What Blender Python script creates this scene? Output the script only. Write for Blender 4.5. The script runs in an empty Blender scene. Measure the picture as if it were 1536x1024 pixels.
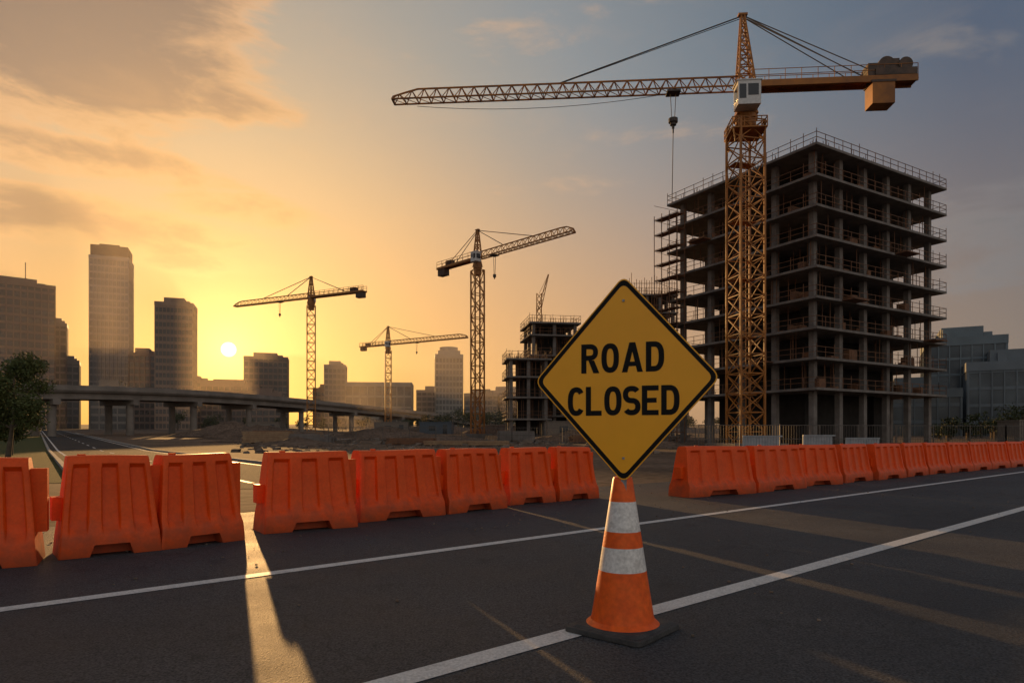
import bpy, bmesh, math, random
from mathutils import Vector, Matrix
random.seed(7)
scene=bpy.context.scene
R=math.radians
def lin(c):
    return tuple(((v/255)/12.92 if v/255<=.04045 else ((v/255+.055)/1.055)**2.4) for v in c)
def g(y): return 0.019*max(0.0,y-60.0)

# ------------------------------------------------------------ mesh builder
class MB:
    def __init__(s): s.v=[];s.f=[];s.m=[]
    def poly(s,pts,m=0):
        n=len(s.v); s.v+= [tuple(p) for p in pts]; s.f.append(tuple(range(n,n+len(pts)))); s.m.append(m)
    def hexa(s,p,m=0):
        n=len(s.v); s.v+=[tuple(q) for q in p]
        for f in ((0,3,2,1),(4,5,6,7),(0,1,5,4),(1,2,6,5),(2,3,7,6),(3,0,4,7)):
            s.f.append(tuple(n+i for i in f)); s.m.append(m)
    def box(s,x0,x1,y0,y1,z0,z1,m=0):
        s.hexa([(x0,y0,z0),(x1,y0,z0),(x1,y1,z0),(x0,y1,z0),(x0,y0,z1),(x1,y0,z1),(x1,y1,z1),(x0,y1,z1)],m)
    def beam(s,a,b,w,m=0,h=None):
        a=Vector(a);b=Vector(b);d=(b-a)
        if d.length<1e-6:return
        d.normalize(); up=Vector((0,0,1)) if abs(d.z)<.95 else Vector((0,1,0))
        x=d.cross(up).normalized()*w/2; y=x.cross(d).normalized()*(h or w)/2
        s.hexa([a-x-y,a+x-y,a+x+y,a-x+y,b-x-y,b+x-y,b+x+y,b-x+y],m)
    def cyl(s,c,r,z0,z1,n=16,m=0,r2=None):
        r2=r if r2 is None else r2; k=len(s.v)
        for i in range(n):
            a=2*math.pi*i/n; s.v.append((c[0]+r*math.cos(a),c[1]+r*math.sin(a),z0))
        for i in range(n):
            a=2*math.pi*i/n; s.v.append((c[0]+r2*math.cos(a),c[1]+r2*math.sin(a),z1))
        for i in range(n):
            j=(i+1)%n; s.f.append((k+i,k+j,k+n+j,k+n+i)); s.m.append(m)
        s.f.append(tuple(k+i for i in range(n))[::-1]); s.m.append(m)
        s.f.append(tuple(k+n+i for i in range(n))); s.m.append(m)
    def build(s,name,mats,parent=None,loc=(0,0,0),rot=0,smooth=None,bevel=None):
        me=bpy.data.meshes.new(name); me.from_pydata(s.v,[],s.f)
        for mt in (mats if isinstance(mats,(list,tuple)) else [mats]): me.materials.append(mt)
        me.polygons.foreach_set('material_index',s.m); me.update()
        if smooth:
            me.polygons.foreach_set('use_smooth',[True]*len(me.polygons)); me.set_sharp_from_angle(angle=R(smooth))
        o=bpy.data.objects.new(name,me); scene.collection.objects.link(o)
        o.location=loc; o.rotation_euler=(0,0,rot)
        if parent: o.parent=parent
        if bevel:
            b=o.modifiers.new('b','BEVEL'); b.width=bevel; b.segments=2; b.limit_method='ANGLE'
        return o
def empty(name,loc=(0,0,0),rot=0):
    o=bpy.data.objects.new(name,None); scene.collection.objects.link(o); o.location=loc; o.rotation_euler=(0,0,rot); o.empty_display_size=.5
    return o

# ------------------------------------------------------------ materials
def mat(name,c1,c2=None,scale=5,rough=.8,rough2=None,metal=0,bump=0,bscale=None,detail=4,lo=.35,hi=.65,spec=.5,extra=None,coord='Object'):
    m=bpy.data.materials.new(name); m.use_nodes=True; nt=m.node_tree; N=nt.nodes; L=nt.links
    b=N['Principled BSDF']; b.inputs['Metallic'].default_value=metal; b.inputs['Specular IOR Level'].default_value=spec
    b.inputs['Roughness'].default_value=rough
    tc=N.new('ShaderNodeTexCoord')
    n=N.new('ShaderNodeTexNoise'); n.inputs['Scale'].default_value=scale; n.inputs['Detail'].default_value=detail; n.inputs['Roughness'].default_value=.6
    L.new(tc.outputs[coord],n.inputs['Vector'])
    mr=N.new('ShaderNodeMapRange'); mr.inputs[1].default_value=lo; mr.inputs[2].default_value=hi; L.new(n.outputs['Fac'],mr.inputs[0])
    mx=N.new('ShaderNodeMix'); mx.data_type='RGBA'; L.new(mr.outputs[0],mx.inputs[0])
    mx.inputs[6].default_value=(*c1,1); mx.inputs[7].default_value=(*(c2 or c1),1)
    col=mx.outputs[2]
    if extra: col=extra(nt,tc,col,b)
    L.new(col,b.inputs['Base Color'])
    if rough2 is not None:
        r=N.new('ShaderNodeMapRange'); r.inputs[3].default_value=rough; r.inputs[4].default_value=rough2
        r.inputs[1].default_value=lo; r.inputs[2].default_value=hi
        L.new(n.outputs['Fac'],r.inputs[0]); L.new(r.outputs[0],b.inputs['Roughness'])
    if bump:
        n2=N.new('ShaderNodeTexNoise'); n2.inputs['Scale'].default_value=bscale or scale*4; n2.inputs['Detail'].default_value=3
        L.new(tc.outputs[coord],n2.inputs['Vector'])
        bp=N.new('ShaderNodeBump'); bp.inputs['Strength'].default_value=bump; bp.inputs['Distance'].default_value=.02
        L.new(n2.outputs['Fac'],bp.inputs['Height']); L.new(bp.outputs[0],b.inputs['Normal'])
    return m
def speck(scale,dark,light,lo=.3,hi=.7):
    def f(nt,tc,col,b):
        N=nt.nodes;L=nt.links
        n=N.new('ShaderNodeTexNoise'); n.inputs['Scale'].default_value=scale; n.inputs['Detail'].default_value=2
        L.new(tc.outputs['Object'],n.inputs['Vector'])
        mr=N.new('ShaderNodeMapRange'); mr.inputs[1].default_value=lo; mr.inputs[2].default_value=hi; mr.inputs[3].default_value=dark; mr.inputs[4].default_value=light
        L.new(n.outputs['Fac'],mr.inputs[0])
        vm=N.new('ShaderNodeVectorMath'); vm.operation='SCALE'; L.new(col,vm.inputs[0]); L.new(mr.outputs[0],vm.inputs['Scale'])
        return vm.outputs[0]
    return f
def asphalt_extra(nt,tc,col,b):
    N=nt.nodes;L=nt.links
    c=speck(75,.15,2.0)(nt,tc,col,b)
    c=speck(.35,.82,1.18)(nt,tc,c,b)
    c=speck(2.6,.7,1.0,.28,.40)(nt,tc,c,b)
    w=N.new('ShaderNodeTexNoise'); w.inputs['Scale'].default_value=1.3; w.inputs['Detail'].default_value=4
    L.new(tc.outputs['Object'],w.inputs['Vector'])
    ad=N.new('ShaderNodeVectorMath'); ad.operation='MULTIPLY_ADD'; L.new(w.outputs['Color'],ad.inputs[0]); ad.inputs[1].default_value=(1.2,1.2,1.2); L.new(tc.outputs['Object'],ad.inputs[2])
    v=N.new('ShaderNodeTexVoronoi'); v.feature='DISTANCE_TO_EDGE'; v.inputs['Scale'].default_value=.22; L.new(ad.outputs[0],v.inputs['Vector'])
    mr=N.new('ShaderNodeMapRange'); mr.inputs[1].default_value=.0; mr.inputs[2].default_value=.004; mr.inputs[3].default_value=.55; mr.inputs[4].default_value=1
    L.new(v.outputs['Distance'],mr.inputs[0])
    vm=N.new('ShaderNodeVectorMath'); vm.operation='SCALE'; L.new(c,vm.inputs[0]); L.new(mr.outputs[0],vm.inputs['Scale'])
    return vm.outputs[0]
def grime(nt,tc,col,b):
    # road dirt caked on the lower part of the plastic, broken up by noise
    N=nt.nodes;L=nt.links
    col=speck(2.2,.88,1.06)(nt,tc,speck(30,.9,1.05)(nt,tc,col,b),b)
    s=N.new('ShaderNodeSeparateXYZ'); L.new(tc.outputs['Object'],s.inputs[0])
    n=N.new('ShaderNodeTexNoise'); n.inputs['Scale'].default_value=7; n.inputs['Detail'].default_value=4; L.new(tc.outputs['Object'],n.inputs['Vector'])
    a=N.new('ShaderNodeMath'); a.operation='MULTIPLY_ADD'; L.new(n.outputs['Fac'],a.inputs[0]); a.inputs[1].default_value=-.75; L.new(s.outputs[2],a.inputs[2])
    mr=N.new('ShaderNodeMapRange'); mr.inputs[1].default_value=-.38; mr.inputs[2].default_value=.0; mr.inputs[3].default_value=.6; mr.inputs[4].default_value=0
    L.new(a.outputs[0],mr.inputs[0])
    mx=N.new('ShaderNodeMix'); mx.data_type='RGBA'; L.new(mr.outputs[0],mx.inputs[0]); L.new(col,mx.inputs[6]); mx.inputs[7].default_value=(.16,.06,.03,1)
    return mx.outputs[2]
asphalt=mat('asphalt',(.030,.032,.035),(.050,.051,.053),scale=.7,rough=.60,rough2=.78,bump=.7,bscale=100,extra=asphalt_extra,lo=.3,hi=.7,spec=.35)
asphalt2=mat('worn_asphalt',(.036,.035,.036),(.055,.052,.05),scale=.4,rough=.95,bump=.8,bscale=12,extra=speck(20,.6,1.4),spec=.08)
paint=mat('road_paint',(.62,.61,.58),(.25,.25,.24),scale=9,rough=.6,bump=.3,bscale=90,lo=.56,hi=.82,extra=speck(70,.7,1.1))
dirt=mat('site_dirt',(.085,.058,.040),(.16,.11,.078),scale=.15,rough=.98,bump=.9,bscale=1.5,detail=8,extra=speck(3,.6,1.4),spec=.1)
kerbm=mat('kerb_concrete',(.22,.21,.19),(.3,.28,.25),scale=2,rough=.9)
grassm=mat('verge_grass',(.035,.05,.015),(.07,.075,.03),scale=3,rough=.95,bump=.8,spec=.1)
conc=mat('raw_concrete',(.12,.106,.094),(.20,.178,.158),scale=.8,rough=.9,bump=.3)
concd=mat('shaded_core_concrete',(.018,.016,.014),(.034,.03,.026),scale=.8,rough=.95)  # near-black so the shade of the interior is put into the colour
bridgec=mat('bridge_concrete',(.17,.145,.12),(.25,.215,.18),scale=.3,rough=.9)
orange=mat('orange_plastic',(.84,.092,.003),(.74,.074,.004),scale=2.5,rough=.42,rough2=.58,bump=.07,bscale=60,extra=grime,spec=.3)
coneor=mat('cone_orange',(.90,.13,.005),(.78,.10,.006),scale=9,rough=.4,rough2=.55,bump=.08,bscale=60,extra=speck(25,.82,1.06),spec=.35)
conewh=mat('cone_reflective_white',(.76,.74,.70),(.50,.47,.43),scale=12,rough=.4,lo=.5,hi=.8,extra=speck(45,.75,1.08))
rubber=mat('black_rubber',(.028,.028,.028),(.06,.057,.052),scale=8,rough=.75,bump=.4,bscale=60)
yellow=mat('sign_yellow',(1.0,.45,.008),(.96,.42,.008),scale=3,rough=.34,extra=speck(12,.95,1.0),spec=.45)
black=mat('sign_black',(.006,.006,.006),(.009,.009,.009),rough=.6,spec=.15)
steel=mat('galvanised_steel',(.35,.35,.35),(.22,.22,.22),scale=20,rough=.5,metal=.7)
cr_y=mat('crane_yellow',(.38,.135,.010),(.21,.075,.010),scale=.6,rough=.5,spec=.4)
cr_far=mat('crane_ochre',(.34,.14,.025),(.24,.10,.025),scale=.6,rough=.6)
cr_w=mat('cab_white',(.62,.62,.6),(.5,.5,.48),rough=.5)
cr_d=mat('machinery_dark',(.05,.035,.025),(.10,.06,.04),scale=2,rough=.7)
cable=mat('steel_cable',(.05,.035,.025),rough=.6)
glassd=mat('cab_glass',(.02,.025,.03),rough=.15)
rail=mat('rusty_scaffold',(.20,.09,.04),(.11,.055,.03),scale=2,rough=.8)
bark=mat('bark',(.06,.045,.03),(.1,.075,.05),scale=6,rough=.95)
leaf=mat('leaves',(.045,.065,.014),(.09,.10,.022),scale=1.5,rough=.8)
leafd=mat('dark_foliage',(.03,.04,.015),(.055,.065,.02),scale=.2,rough=.9)
rock=mat('rubble_stone',(.10,.075,.055),(.22,.17,.13),scale=.7,rough=.95)
timber=mat('timber',(.22,.13,.07),(.30,.2,.11),scale=2,rough=.8)
corr=mat('corrugated_metal',(.32,.35,.37),(.22,.25,.27),scale=2,rough=.55,metal=.3)

# ------------------------------------------------------------ world
SUN=Vector((-.425,1,.131)).normalized()
w=bpy.data.worlds.new("World"); scene.world=w; w.use_nodes=True
nt=w.node_tree;N=nt.nodes;L=nt.links; bg=N['Background']
def val(x,sock):
    if isinstance(x,(int,float)): sock.default_value=x
    else: L.new(x,sock)
def M(op,a,b=None,c=None,clamp=False):
    n=N.new('ShaderNodeMath'); n.operation=op; n.use_clamp=clamp
    val(a,n.inputs[0])
    if b is not None: val(b,n.inputs[1])
    if c is not None: val(c,n.inputs[2])
    return n.outputs[0]
def smooth(x,a,b,o0=0.,o1=1.):
    n=N.new('ShaderNodeMapRange'); n.interpolation_type='SMOOTHSTEP'; val(x,n.inputs[0])
    n.inputs[1].default_value=a;n.inputs[2].default_value=b;n.inputs[3].default_value=o0;n.inputs[4].default_value=o1
    return n.outputs[0]
def ramp(x,maxv,stops):
    r=N.new('ShaderNodeValToRGB'); L.new(M('DIVIDE',x,maxv),r.inputs[0]); e=r.color_ramp.elements
    r.color_ramp.interpolation='LINEAR'
    while len(e)<len(stops): e.new(.5)
    for i,(p,c) in enumerate(stops): e[i].position=p/maxv; 
    for i,(p,c) in enumerate(stops): e[i].color=(*lin(c),1)
    return r.outputs[0]
def mix(f,a,b):
    n=N.new('ShaderNodeMix'); n.data_type='RGBA'; val(f,n.inputs[0])
    for x,i in((a,6),(b,7)):
        if isinstance(x,tuple): n.inputs[i].default_value=(*x,1)
        else: L.new(x,n.inputs[i])
    return n.outputs[2]
def vadd(a,b):
    n=N.new('ShaderNodeVectorMath'); n.operation='ADD'; L.new(a,n.inputs[0]); L.new(b,n.inputs[1]); return n.outputs[0]
def vscale(a,s):
    n=N.new('ShaderNodeVectorMath'); n.operation='SCALE'
    if isinstance(a,tuple): n.inputs[0].default_value=a
    else: L.new(a,n.inputs[0])
    val(s,n.inputs['Scale']); return n.outputs[0]
tc=N.new('ShaderNodeTexCoord'); D=tc.outputs['Generated']
sp=N.new('ShaderNodeSeparateXYZ'); L.new(D,sp.inputs[0])
X,Y,Z=sp.outputs
az=M('MULTIPLY',M('ARCTAN2',X,Y),57.2958); el=M('MULTIPLY',M('ARCSINE',Z),57.2958)
dt=N.new('ShaderNodeVectorMath'); dt.operation='DOT_PRODUCT'; L.new(D,dt.inputs[0]); dt.inputs[1].default_value=SUN
ang=M('MULTIPLY',M('ARCCOSINE',M('MINIMUM',dt.outputs['Value'],1.0)),57.2958)
low=ramp(ang,180,[(0,(248,178,54)),(5,(242,168,56)),(12,(230,162,76)),(22,(214,158,98)),(36,(188,146,108)),(50,(150,126,108)),(65,(118,112,110)),(105,(160,150,142)),(150,(204,190,178))])
high=ramp(ang,180,[(0,(212,188,142)),(14,(200,180,142)),(21,(172,162,142)),(28,(140,148,146)),(35,(118,137,147)),(45,(88,115,133)),(58,(54,86,114)),(80,(78,98,120)),(120,(176,174,176)),(170,(206,200,194))])
skyc=mix(smooth(el,4,30),low,high)
# clouds
mp=N.new('ShaderNodeVectorMath'); mp.operation='MULTIPLY'; L.new(D,mp.inputs[0]); mp.inputs[1].default_value=(1,1,3.0)
nz=N.new('ShaderNodeTexNoise'); nz.inputs['Scale'].default_value=6.0; nz.inputs['Detail'].default_value=8; nz.inputs['Roughness'].default_value=.6; nz.inputs['Distortion'].default_value=.25
L.new(mp.outputs[0],nz.inputs['Vector'])
nf=nz.outputs['Fac']
dens=None
for (a,e,ra,re,wt) in [(-36,28,15,7.2,1.5),(-25,25.0,7,2.2,.95),(-33,19.6,14,1.5,.9),(-21,17.6,7,1.4,.8),(-34,15.0,14,1.9,1.1),(-25,13.4,7,1.1,.65),
                       (-2,30.5,9,2.0,.36),(5,20.4,8,1.0,.5),(14,24,8,1.2,.42),(36,14,10,4,.5),(36,26,9,2,.3),(8,33,8,1.2,.36)]:
    u=M('DIVIDE',M('SUBTRACT',az,a),ra); v=M('DIVIDE',M('SUBTRACT',el,e),re)
    r2=M('ADD',M('MULTIPLY',u,u),M('MULTIPLY',v,v))
    k=M('MULTIPLY',M('SUBTRACT',1.0,M('MULTIPLY',r2,.6),clamp=True),wt)
    dens=k if dens is None else M('MAXIMUM',dens,k)
cd=M('ADD',dens,M('MULTIPLY',M('SUBTRACT',nf,.5),2.5))
thin=smooth(cd,.22,.78,0,.82)
thick=smooth(cd,.55,1.15)
litc=ramp(ang,180,[(0,(250,196,104)),(12,(232,172,98)),(22,(222,170,118)),(32,(200,166,136)),(42,(160,146,136)),(60,(118,120,124)),(120,(170,170,178))])
darkc=ramp(ang,180,[(0,(215,140,60)),(9,(200,138,74)),(15,(166,122,82)),(21,(120,100,86)),(28,(92,83,78)),(60,(88,91,98)),(120,(140,144,154))])
cc=mix(thick,litc,darkc)
skyc=mix(M('MULTIPLY',thin,smooth(dens,0.02,.3)),skyc,cc)
skyc=mix(M('MULTIPLY',smooth(nf,.5,.75),.14),skyc,litc)
gl=M('MULTIPLY',M('EXPONENT',M('DIVIDE',ang,-3.0)),1.35)
skyc=vadd(skyc,vscale((1.0,.60,.17),gl))
disc=smooth(ang,.44,.62,1,0)
skyc=vadd(skyc,vscale((3.0,2.6,1.8),disc))
skyc=mix(smooth(el,-6,-1),(.05,.045,.04),skyc)
sk=N.new('ShaderNodeTexSky'); sk.sky_type='NISHITA'; sk.sun_disc=False; sk.sun_elevation=R(6.9); sk.sun_rotation=R(-23); sk.dust_density=2
tot=vadd(vscale(skyc,9.3),vscale(sk.outputs[0],.10))
L.new(tot,bg.inputs['Color']); bg.inputs['Strength'].default_value=.1
w.cycles.sampling_method='MANUAL'; w.cycles.sample_map_resolution=512

sl=bpy.data.lights.new('sun','SUN'); sl.energy=5; sl.angle=R(.5); sl.color=(1,.54,.19)
so=bpy.data.objects.new('sun',sl); scene.collection.objects.link(so); so.rotation_euler=SUN.to_track_quat('Z','Y').to_euler(); so.location=(-40,90,30)

# hazy air over the far side of the town (real scattering volume)
hz=bpy.data.materials.new('hazy_air'); hz.use_nodes=True; hn=hz.node_tree; hn.nodes.clear()
ho=hn.nodes.new('ShaderNodeOutputMaterial'); hs=hn.nodes.new('ShaderNodeVolumeScatter'); hs.inputs['Density'].default_value=.0007; hs.inputs['Anisotropy'].default_value=.6
hs.inputs['Color'].default_value=(1,.88,.75,1); hn.links.new(hs.outputs[0],ho.inputs['Volume'])
mb=MB(); mb.box(-3500,3500,185,297,-60,2500); mb.build('haze_layer',hz)

# ------------------------------------------------------------ camera
cam=bpy.data.cameras.new('camera'); co=bpy.data.objects.new('camera',cam); scene.collection.objects.link(co)
co.location=(0,0,1.25); co.rotation_euler=(R(90),0,0); cam.sensor_width=36; cam.lens=23.44; cam.shift_y=143/1536; cam.clip_end=9000; cam.clip_start=.1
scene.camera=co
scene.view_settings.view_transform='Standard'; scene.view_settings.look='None'; scene.view_settings.exposure=0

# ------------------------------------------------------------ ground & roads
def sheet(name,polys,z,m,parent=None):
    bm=bmesh.new()
    for p in polys:
        bm.faces.new([bm.verts.new((x,y,0)) for x,y in p])
    bmesh.ops.bisect_plane(bm,geom=bm.verts[:]+bm.edges[:]+bm.faces[:],plane_co=(0,60,0),plane_no=(0,1,0))
    for v in bm.verts: v.co.z=z+g(v.co.y)
    me=bpy.data.meshes.new(name); bm.normal_update()
    for f in bm.faces:
        if f.normal.z<0: f.normal_flip()
    bm.to_mesh(me); bm.free(); me.materials.append(m)
    o=bpy.data.objects.new(name,me); scene.collection.objects.link(o)
    if parent:o.parent=parent
    return o
sheet('ground',[[(-4000,-300),(4000,-300),(4000,5000),(-4000,5000)]],0,dirt)
UX,UY=.7565,.654
def uv(u,v): return (UX*u-UY*v, UY*u+UX*v)
def strip(u0,u1,v0,v1): return [uv(u0,v0),uv(u1,v0),uv(u1,v1),uv(u0,v1)]
road=sheet('road',[strip(-80,260,-9,11.2)],.004,asphalt)
lines=[strip(-60,260,v-.075,v+.075) for v in (6.05,)]+[strip(-60,260,2.96-.085,2.96+.085)]
sheet('lane_markings',lines,.008,paint,road)
sx=-.713
def sr(y,off): return (-17.6+sx*(y-27.8)+off, y)
side=sheet('side_road',[[sr(16,-1),sr(300,-1),sr(300,8.2),sr(16,8.2)]],.0065,asphalt2)
mk=[]
for off,wd in((-.4,.15),(7.5,.15)):
    mk.append([sr(18,off),sr(250,off),sr(250,off+wd*1.25),sr(18,off+wd*1.25)])
y=18
while y<200:
    mk.append([sr(y,3.5),sr(y+3,3.5),sr(y+3,3.68),sr(y,3.68)]); y+=8
sheet('side_road_markings',mk,.0105,paint,side)
kb=MB()
for off in(-1.25,8.2):
    y=20
    while y<180:
        a=sr(y,off);b=sr(y+3.9,off)
        kb.hexa([(a[0],a[1],g(y)-.1),(a[0]+.25,a[1],g(y)-.1),(b[0]+.25,b[1],g(y+4)-.1),(b[0],b[1],g(y+4)-.1),(a[0],a[1],g(y)+.12),(a[0]+.25,a[1],g(y)+.12),(b[0]+.25,b[1],g(y+4)+.12),(b[0],b[1],g(y+4)+.12)])
        y+=4
kb.build('kerb',kerbm)
sheet('grass_verge',[[sr(18,-7),sr(150,-12),sr(150,-1.3),sr(18,-1.3)]],.009,grassm)

# ------------------------------------------------------------ barriers
def barrier(p0,p1):
    p0=Vector(p0);p1=Vector(p1);Ln=(p1-p0).length; ang=math.atan2(p1.y-p0.y,p1.x-p0.x)
    H=1.05
    prof=[(0,.30),(.04,.305),(.2,.30),(.23,.292),(.27,.27),(.32,.248),(.38,.235),(.5,.215),(.7,.188),(.86,.165),(.92,.157),(.965,.15),(1.0,.14),(1.035,.118),(1.05,.09)]
    nst=84; ng=4 if Ln>1.3 else 3
    def groove(s):
        t=(s*ng)%1.0
        e=min(t,1-t)
        x=min(1,max(0,(e-.20)/.05)); return x*x*(3-2*x)
    def notch(s):
        def tr(c,hw):
            e=hw-abs(s-c); x=min(1,max(0,(e+.012)/.035)); return x
        return .12*max(tr(.5,.2),0)
    mb=MB(); rings=[]; ph=random.uniform(0,6)
    for i in range(nst+1):
        s=i/nst; gr=groove(s) if .04<s<.96 else 0
        edge=min(s,1-s)*Ln; rnd=min(1,edge/.03+.0); rr=.012*(1-math.sqrt(max(0,1-(1-rnd)**2)))
        nb=notch(s); ring=[]
        for side in(-1,1):
            pr=prof if side==-1 else prof[::-1]
            for z,hw in pr:
                zz=max(z,nb) if z<.13 else z
                fade=min(1,max(0,(z-.22)/.10))*min(1,max(0,(.965-z)/.045))
                warp=.006*math.sin(5*s+ph)*math.sin(3*z+ph)   # moulded plastic is never quite flat
                hh=hw-.05*gr*fade-rr+warp*fade
                x=(s-.5)*(Ln-.02-2*.095*zz/H)
                ring.append((x,side*hh,zz-(.006*math.sin(4*s+ph)+.006 if z>.9 else 0)))
        rings.append(ring)
    n=len(rings[0])
    for r in rings: mb.v+=r
    for i in range(nst):
        for j in range(n):
            k=(j+1)%n
            mb.f.append((i*n+j,(i+1)*n+j,(i+1)*n+k,i*n+k)); mb.m.append(0)
    mb.f.append(tuple(range(n))); mb.m.append(0)
    mb.f.append(tuple(nst*n+i for i in range(n))[::-1]); mb.m.append(0)
    e=Ln/2
    mb.box(-e*.5,e*.5,-.12,.12,.005,.2)  # hidden block added inside to stop sunlight passing through the foot notch
    mb.box(e-.12,e+.045,-.07,.07,.30,.93); mb.box(-e-.03,-e+.12,-.10,.10,.38,.62)
    mb.cyl((-e*.5,0),.04,1.03,1.062,12)
    c=(p0+p1)/2; nrm=Vector((-math.sin(ang),math.cos(ang)))*.30
    bm=mb.build('traffic_barrier',orange,None,(c.x+nrm.x,c.y+nrm.y,.006),ang+random.uniform(-.025,.025),smooth=38)
    me=bm.data; b2=bmesh.new(); b2.from_mesh(me); bmesh.ops.recalc_face_normals(b2,faces=b2.faces); b2.to_mesh(me); b2.free()
    return bm
BR=[((-6.55,5.4),(-5.5,5.9)),((-5.42,5.98),(-4.58,6.46)),((-4.58,6.72),(-3.84,7.34)),((-3.86,7.32),(-3.22,8.08)),((-3.18,8.52),(-2.12,9.24)),
((-2.20,9.66),(-1.05,10.68)),((-1.03,10.72),(-.06,11.7)),((-.04,12.1),(.86,12.8)),((.90,12.85),(1.80,13.6)),
((3.62,13.6),(5.42,14.75)),((5.52,14.85),(7.2,16.3)),((7.22,16.7),(8.75,17.6)),((9.0,17.95),(10.4,19.2)),((10.55,19.2),(12.1,20.4)),
((12.3,20.7),(13.7,21.9)),((13.8,22),(15.3,23.2)),((15.4,23.3),(16.9,24.4)),((17.0,24.5),(18.5,25.7)),((18.6,25.8),(20.2,27)),((20.3,27.1),(21.9,28.3)),((22,28.4),(23.6,29.6)),((23.7,29.7),(25.3,30.9)),((25.4,31),(27,32.2)),((27.1,32.3),(28.7,33.5))]
for a,b in BR: barrier(a,b)
st0=random.getstate()
mb=MB()   # loose grit on the carriageway edge
for _ in range(700):
    v=random.choice([random.gauss(7.2,.7),random.gauss(9.8,.9),random.uniform(-1,6)]) ; u=random.uniform(0,30)
    if random.random()<.6 and v<6: continue
    x,y=uv(u,v); s=random.uniform(.004,.013)
    p=[Vector((random.uniform(.6,1.2)*a*s,random.uniform(.6,1.2)*b*s,max(0,c)*s*random.uniform(.7,1.3))) for a,b,c in((-1,-1,0),(1,-1,0),(1,1,0),(-1,1,0),(-1,-1,1),(1,-1,1),(1,1,1),(-1,1,1))]
    mb.hexa([q+Vector((x,y,.0082)) for q in p])
mb.build('road_grit',rock)
random.setstate(st0)

# ------------------------------------------------------------ cone
cone=empty('traffic_cone',(.715,4.31,.006))
mb=MB(); st=[(.05,.235),(.062,.222),(.075,.205),(.10,.198),(.39,.152),(.39,.1525),(.54,.130),(.64,.1145),(.83,.085),(.97,.064),(.985,.058),(.99,.045)]
bands=[0,0,0,0,1,1,0,1,0,0,0]
n=48
for z,r in st:
    for i in range(n): mb.v.append((r*math.cos(2*math.pi*i/n),r*math.sin(2*math.pi*i/n),z))
for k in range(len(st)-1):
    for i in range(n):
        j=(i+1)%n; mb.f.append((k*n+i,k*n+j,(k+1)*n+j,(k+1)*n+i)); mb.m.append(bands[k])
mb.f.append(tuple((len(st)-1)*n+i for i in range(n))); mb.m.append(0)
mb.build('cone_body',[coneor,conewh],cone,smooth=30)
mb=MB(); h=.28
for (z0,z1,a,b) in((0,.035,h,h-.004),(.0355,.05,h-.02,h-.05)):
    pts0=[];pts1=[]
    for q in range(4):
        for k in range(7):
            t=math.pi/2*q+math.pi/2*k/6; cx,cy=[(1,1),(-1,1),(-1,-1),(1,-1)][q]
            for rr,pp in((a,pts0),(b,pts1)):
                c=.05; pp.append((cx*(rr-c)+c*math.cos(t),cy*(rr-c)+c*math.sin(t)))
    m_=len(pts0);o=len(mb.v); mb.v+=[(x,y,z0) for x,y in pts0]+[(x,y,z1) for x,y in pts1]
    for i in range(m_):
        j=(i+1)%m_; mb.f.append((o+i,o+j,o+m_+j,o+m_+i)); mb.m.append(0)
    mb.f.append(tuple(o+i for i in range(m_))[::-1]); mb.m.append(0); mb.f.append(tuple(o+m_+i for i in range(m_))); mb.m.append(0)
mb.build('cone_base',rubber,cone,rot=R(50),bevel=.006)

# ------------------------------------------------------------ sign
sign=empty('road_closed_sign',(.71,4.24,1.615),R(-19))
def diamond(a,b,rd,yy,seg=8):
    C=[(a,0),(0,b),(-a,0),(0,-b)]; out=[]
    for i in range(4):
        p=Vector(C[i]);q0=Vector(C[i-1]);q1=Vector(C[(i+1)%4])
        s=p+(q0-p).normalized()*rd; e=p+(q1-p).normalized()*rd
        for k in range(seg+1):
            t=k/seg; pt=s*(1-t)**2+p*2*t*(1-t)+e*t*t; out.append((pt.x,yy,pt.y))
    return out
A,B=.59,.66
mb=MB(); f=diamond(A,B,.06,-.004);k=diamond(A,B,.06,.004); n=len(f)
mb.v+=f+k; mb.f.append(tuple(range(n))); mb.m.append(0); mb.f.append(tuple(range(n,2*n))[::-1]); mb.m.append(1)
for i in range(n):
    j=(i+1)%n; mb.f.append((j,i,n+i,n+j)); mb.m.append(1)
mb.build('sign_plate',[yellow,steel],sign)
mb=MB(); f=diamond(A-.010,B-.011,.054,-.0052);k=diamond(A-.044,B-.050,.042,-.0052)
mb.v+=f+k
for i in range(n):
    j=(i+1)%n; mb.f.append((i,j,n+j,n+i)); mb.m.append(0)
mb.build('sign_border',black,sign)
lt=MB(); layer=[0]
def lpoly(pts,ox,oz,sx,sz):
    layer[0]+=1; yy=-.0056-.0002*(layer[0]%6)
    lt.poly([(ox+x*sx,yy,oz+z*sz) for x,z in pts])
def lpath(pts,t,ox,oz,sx,sz,closed=False):
    layer[0]+=1; yy=-.0056-.0002*(layer[0]%6)
    P=[Vector(p) for p in pts]; n=len(P); Lf=[];Rt=[]
    for i in range(n):
        a=P[i-1] if (i>0 or closed) else P[i]; b=P[(i+1)%n] if (i<n-1 or closed) else P[i]
        d=(b-a).normalized(); nn=Vector((-d.y,d.x))*t/2; Lf.append(P[i]+nn); Rt.append(P[i]-nn)
    o=len(lt.v)
    lt.v+=[(ox+p.x*sx,yy,oz+p.y*sz) for p in Lf]+[(ox+p.x*sx,yy,oz+p.y*sz) for p in Rt]
    for i in range(n if closed else n-1):
        j=(i+1)%n; lt.f.append((o+i,o+j,o+n+j,o+n+i)); lt.m.append(0)
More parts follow.
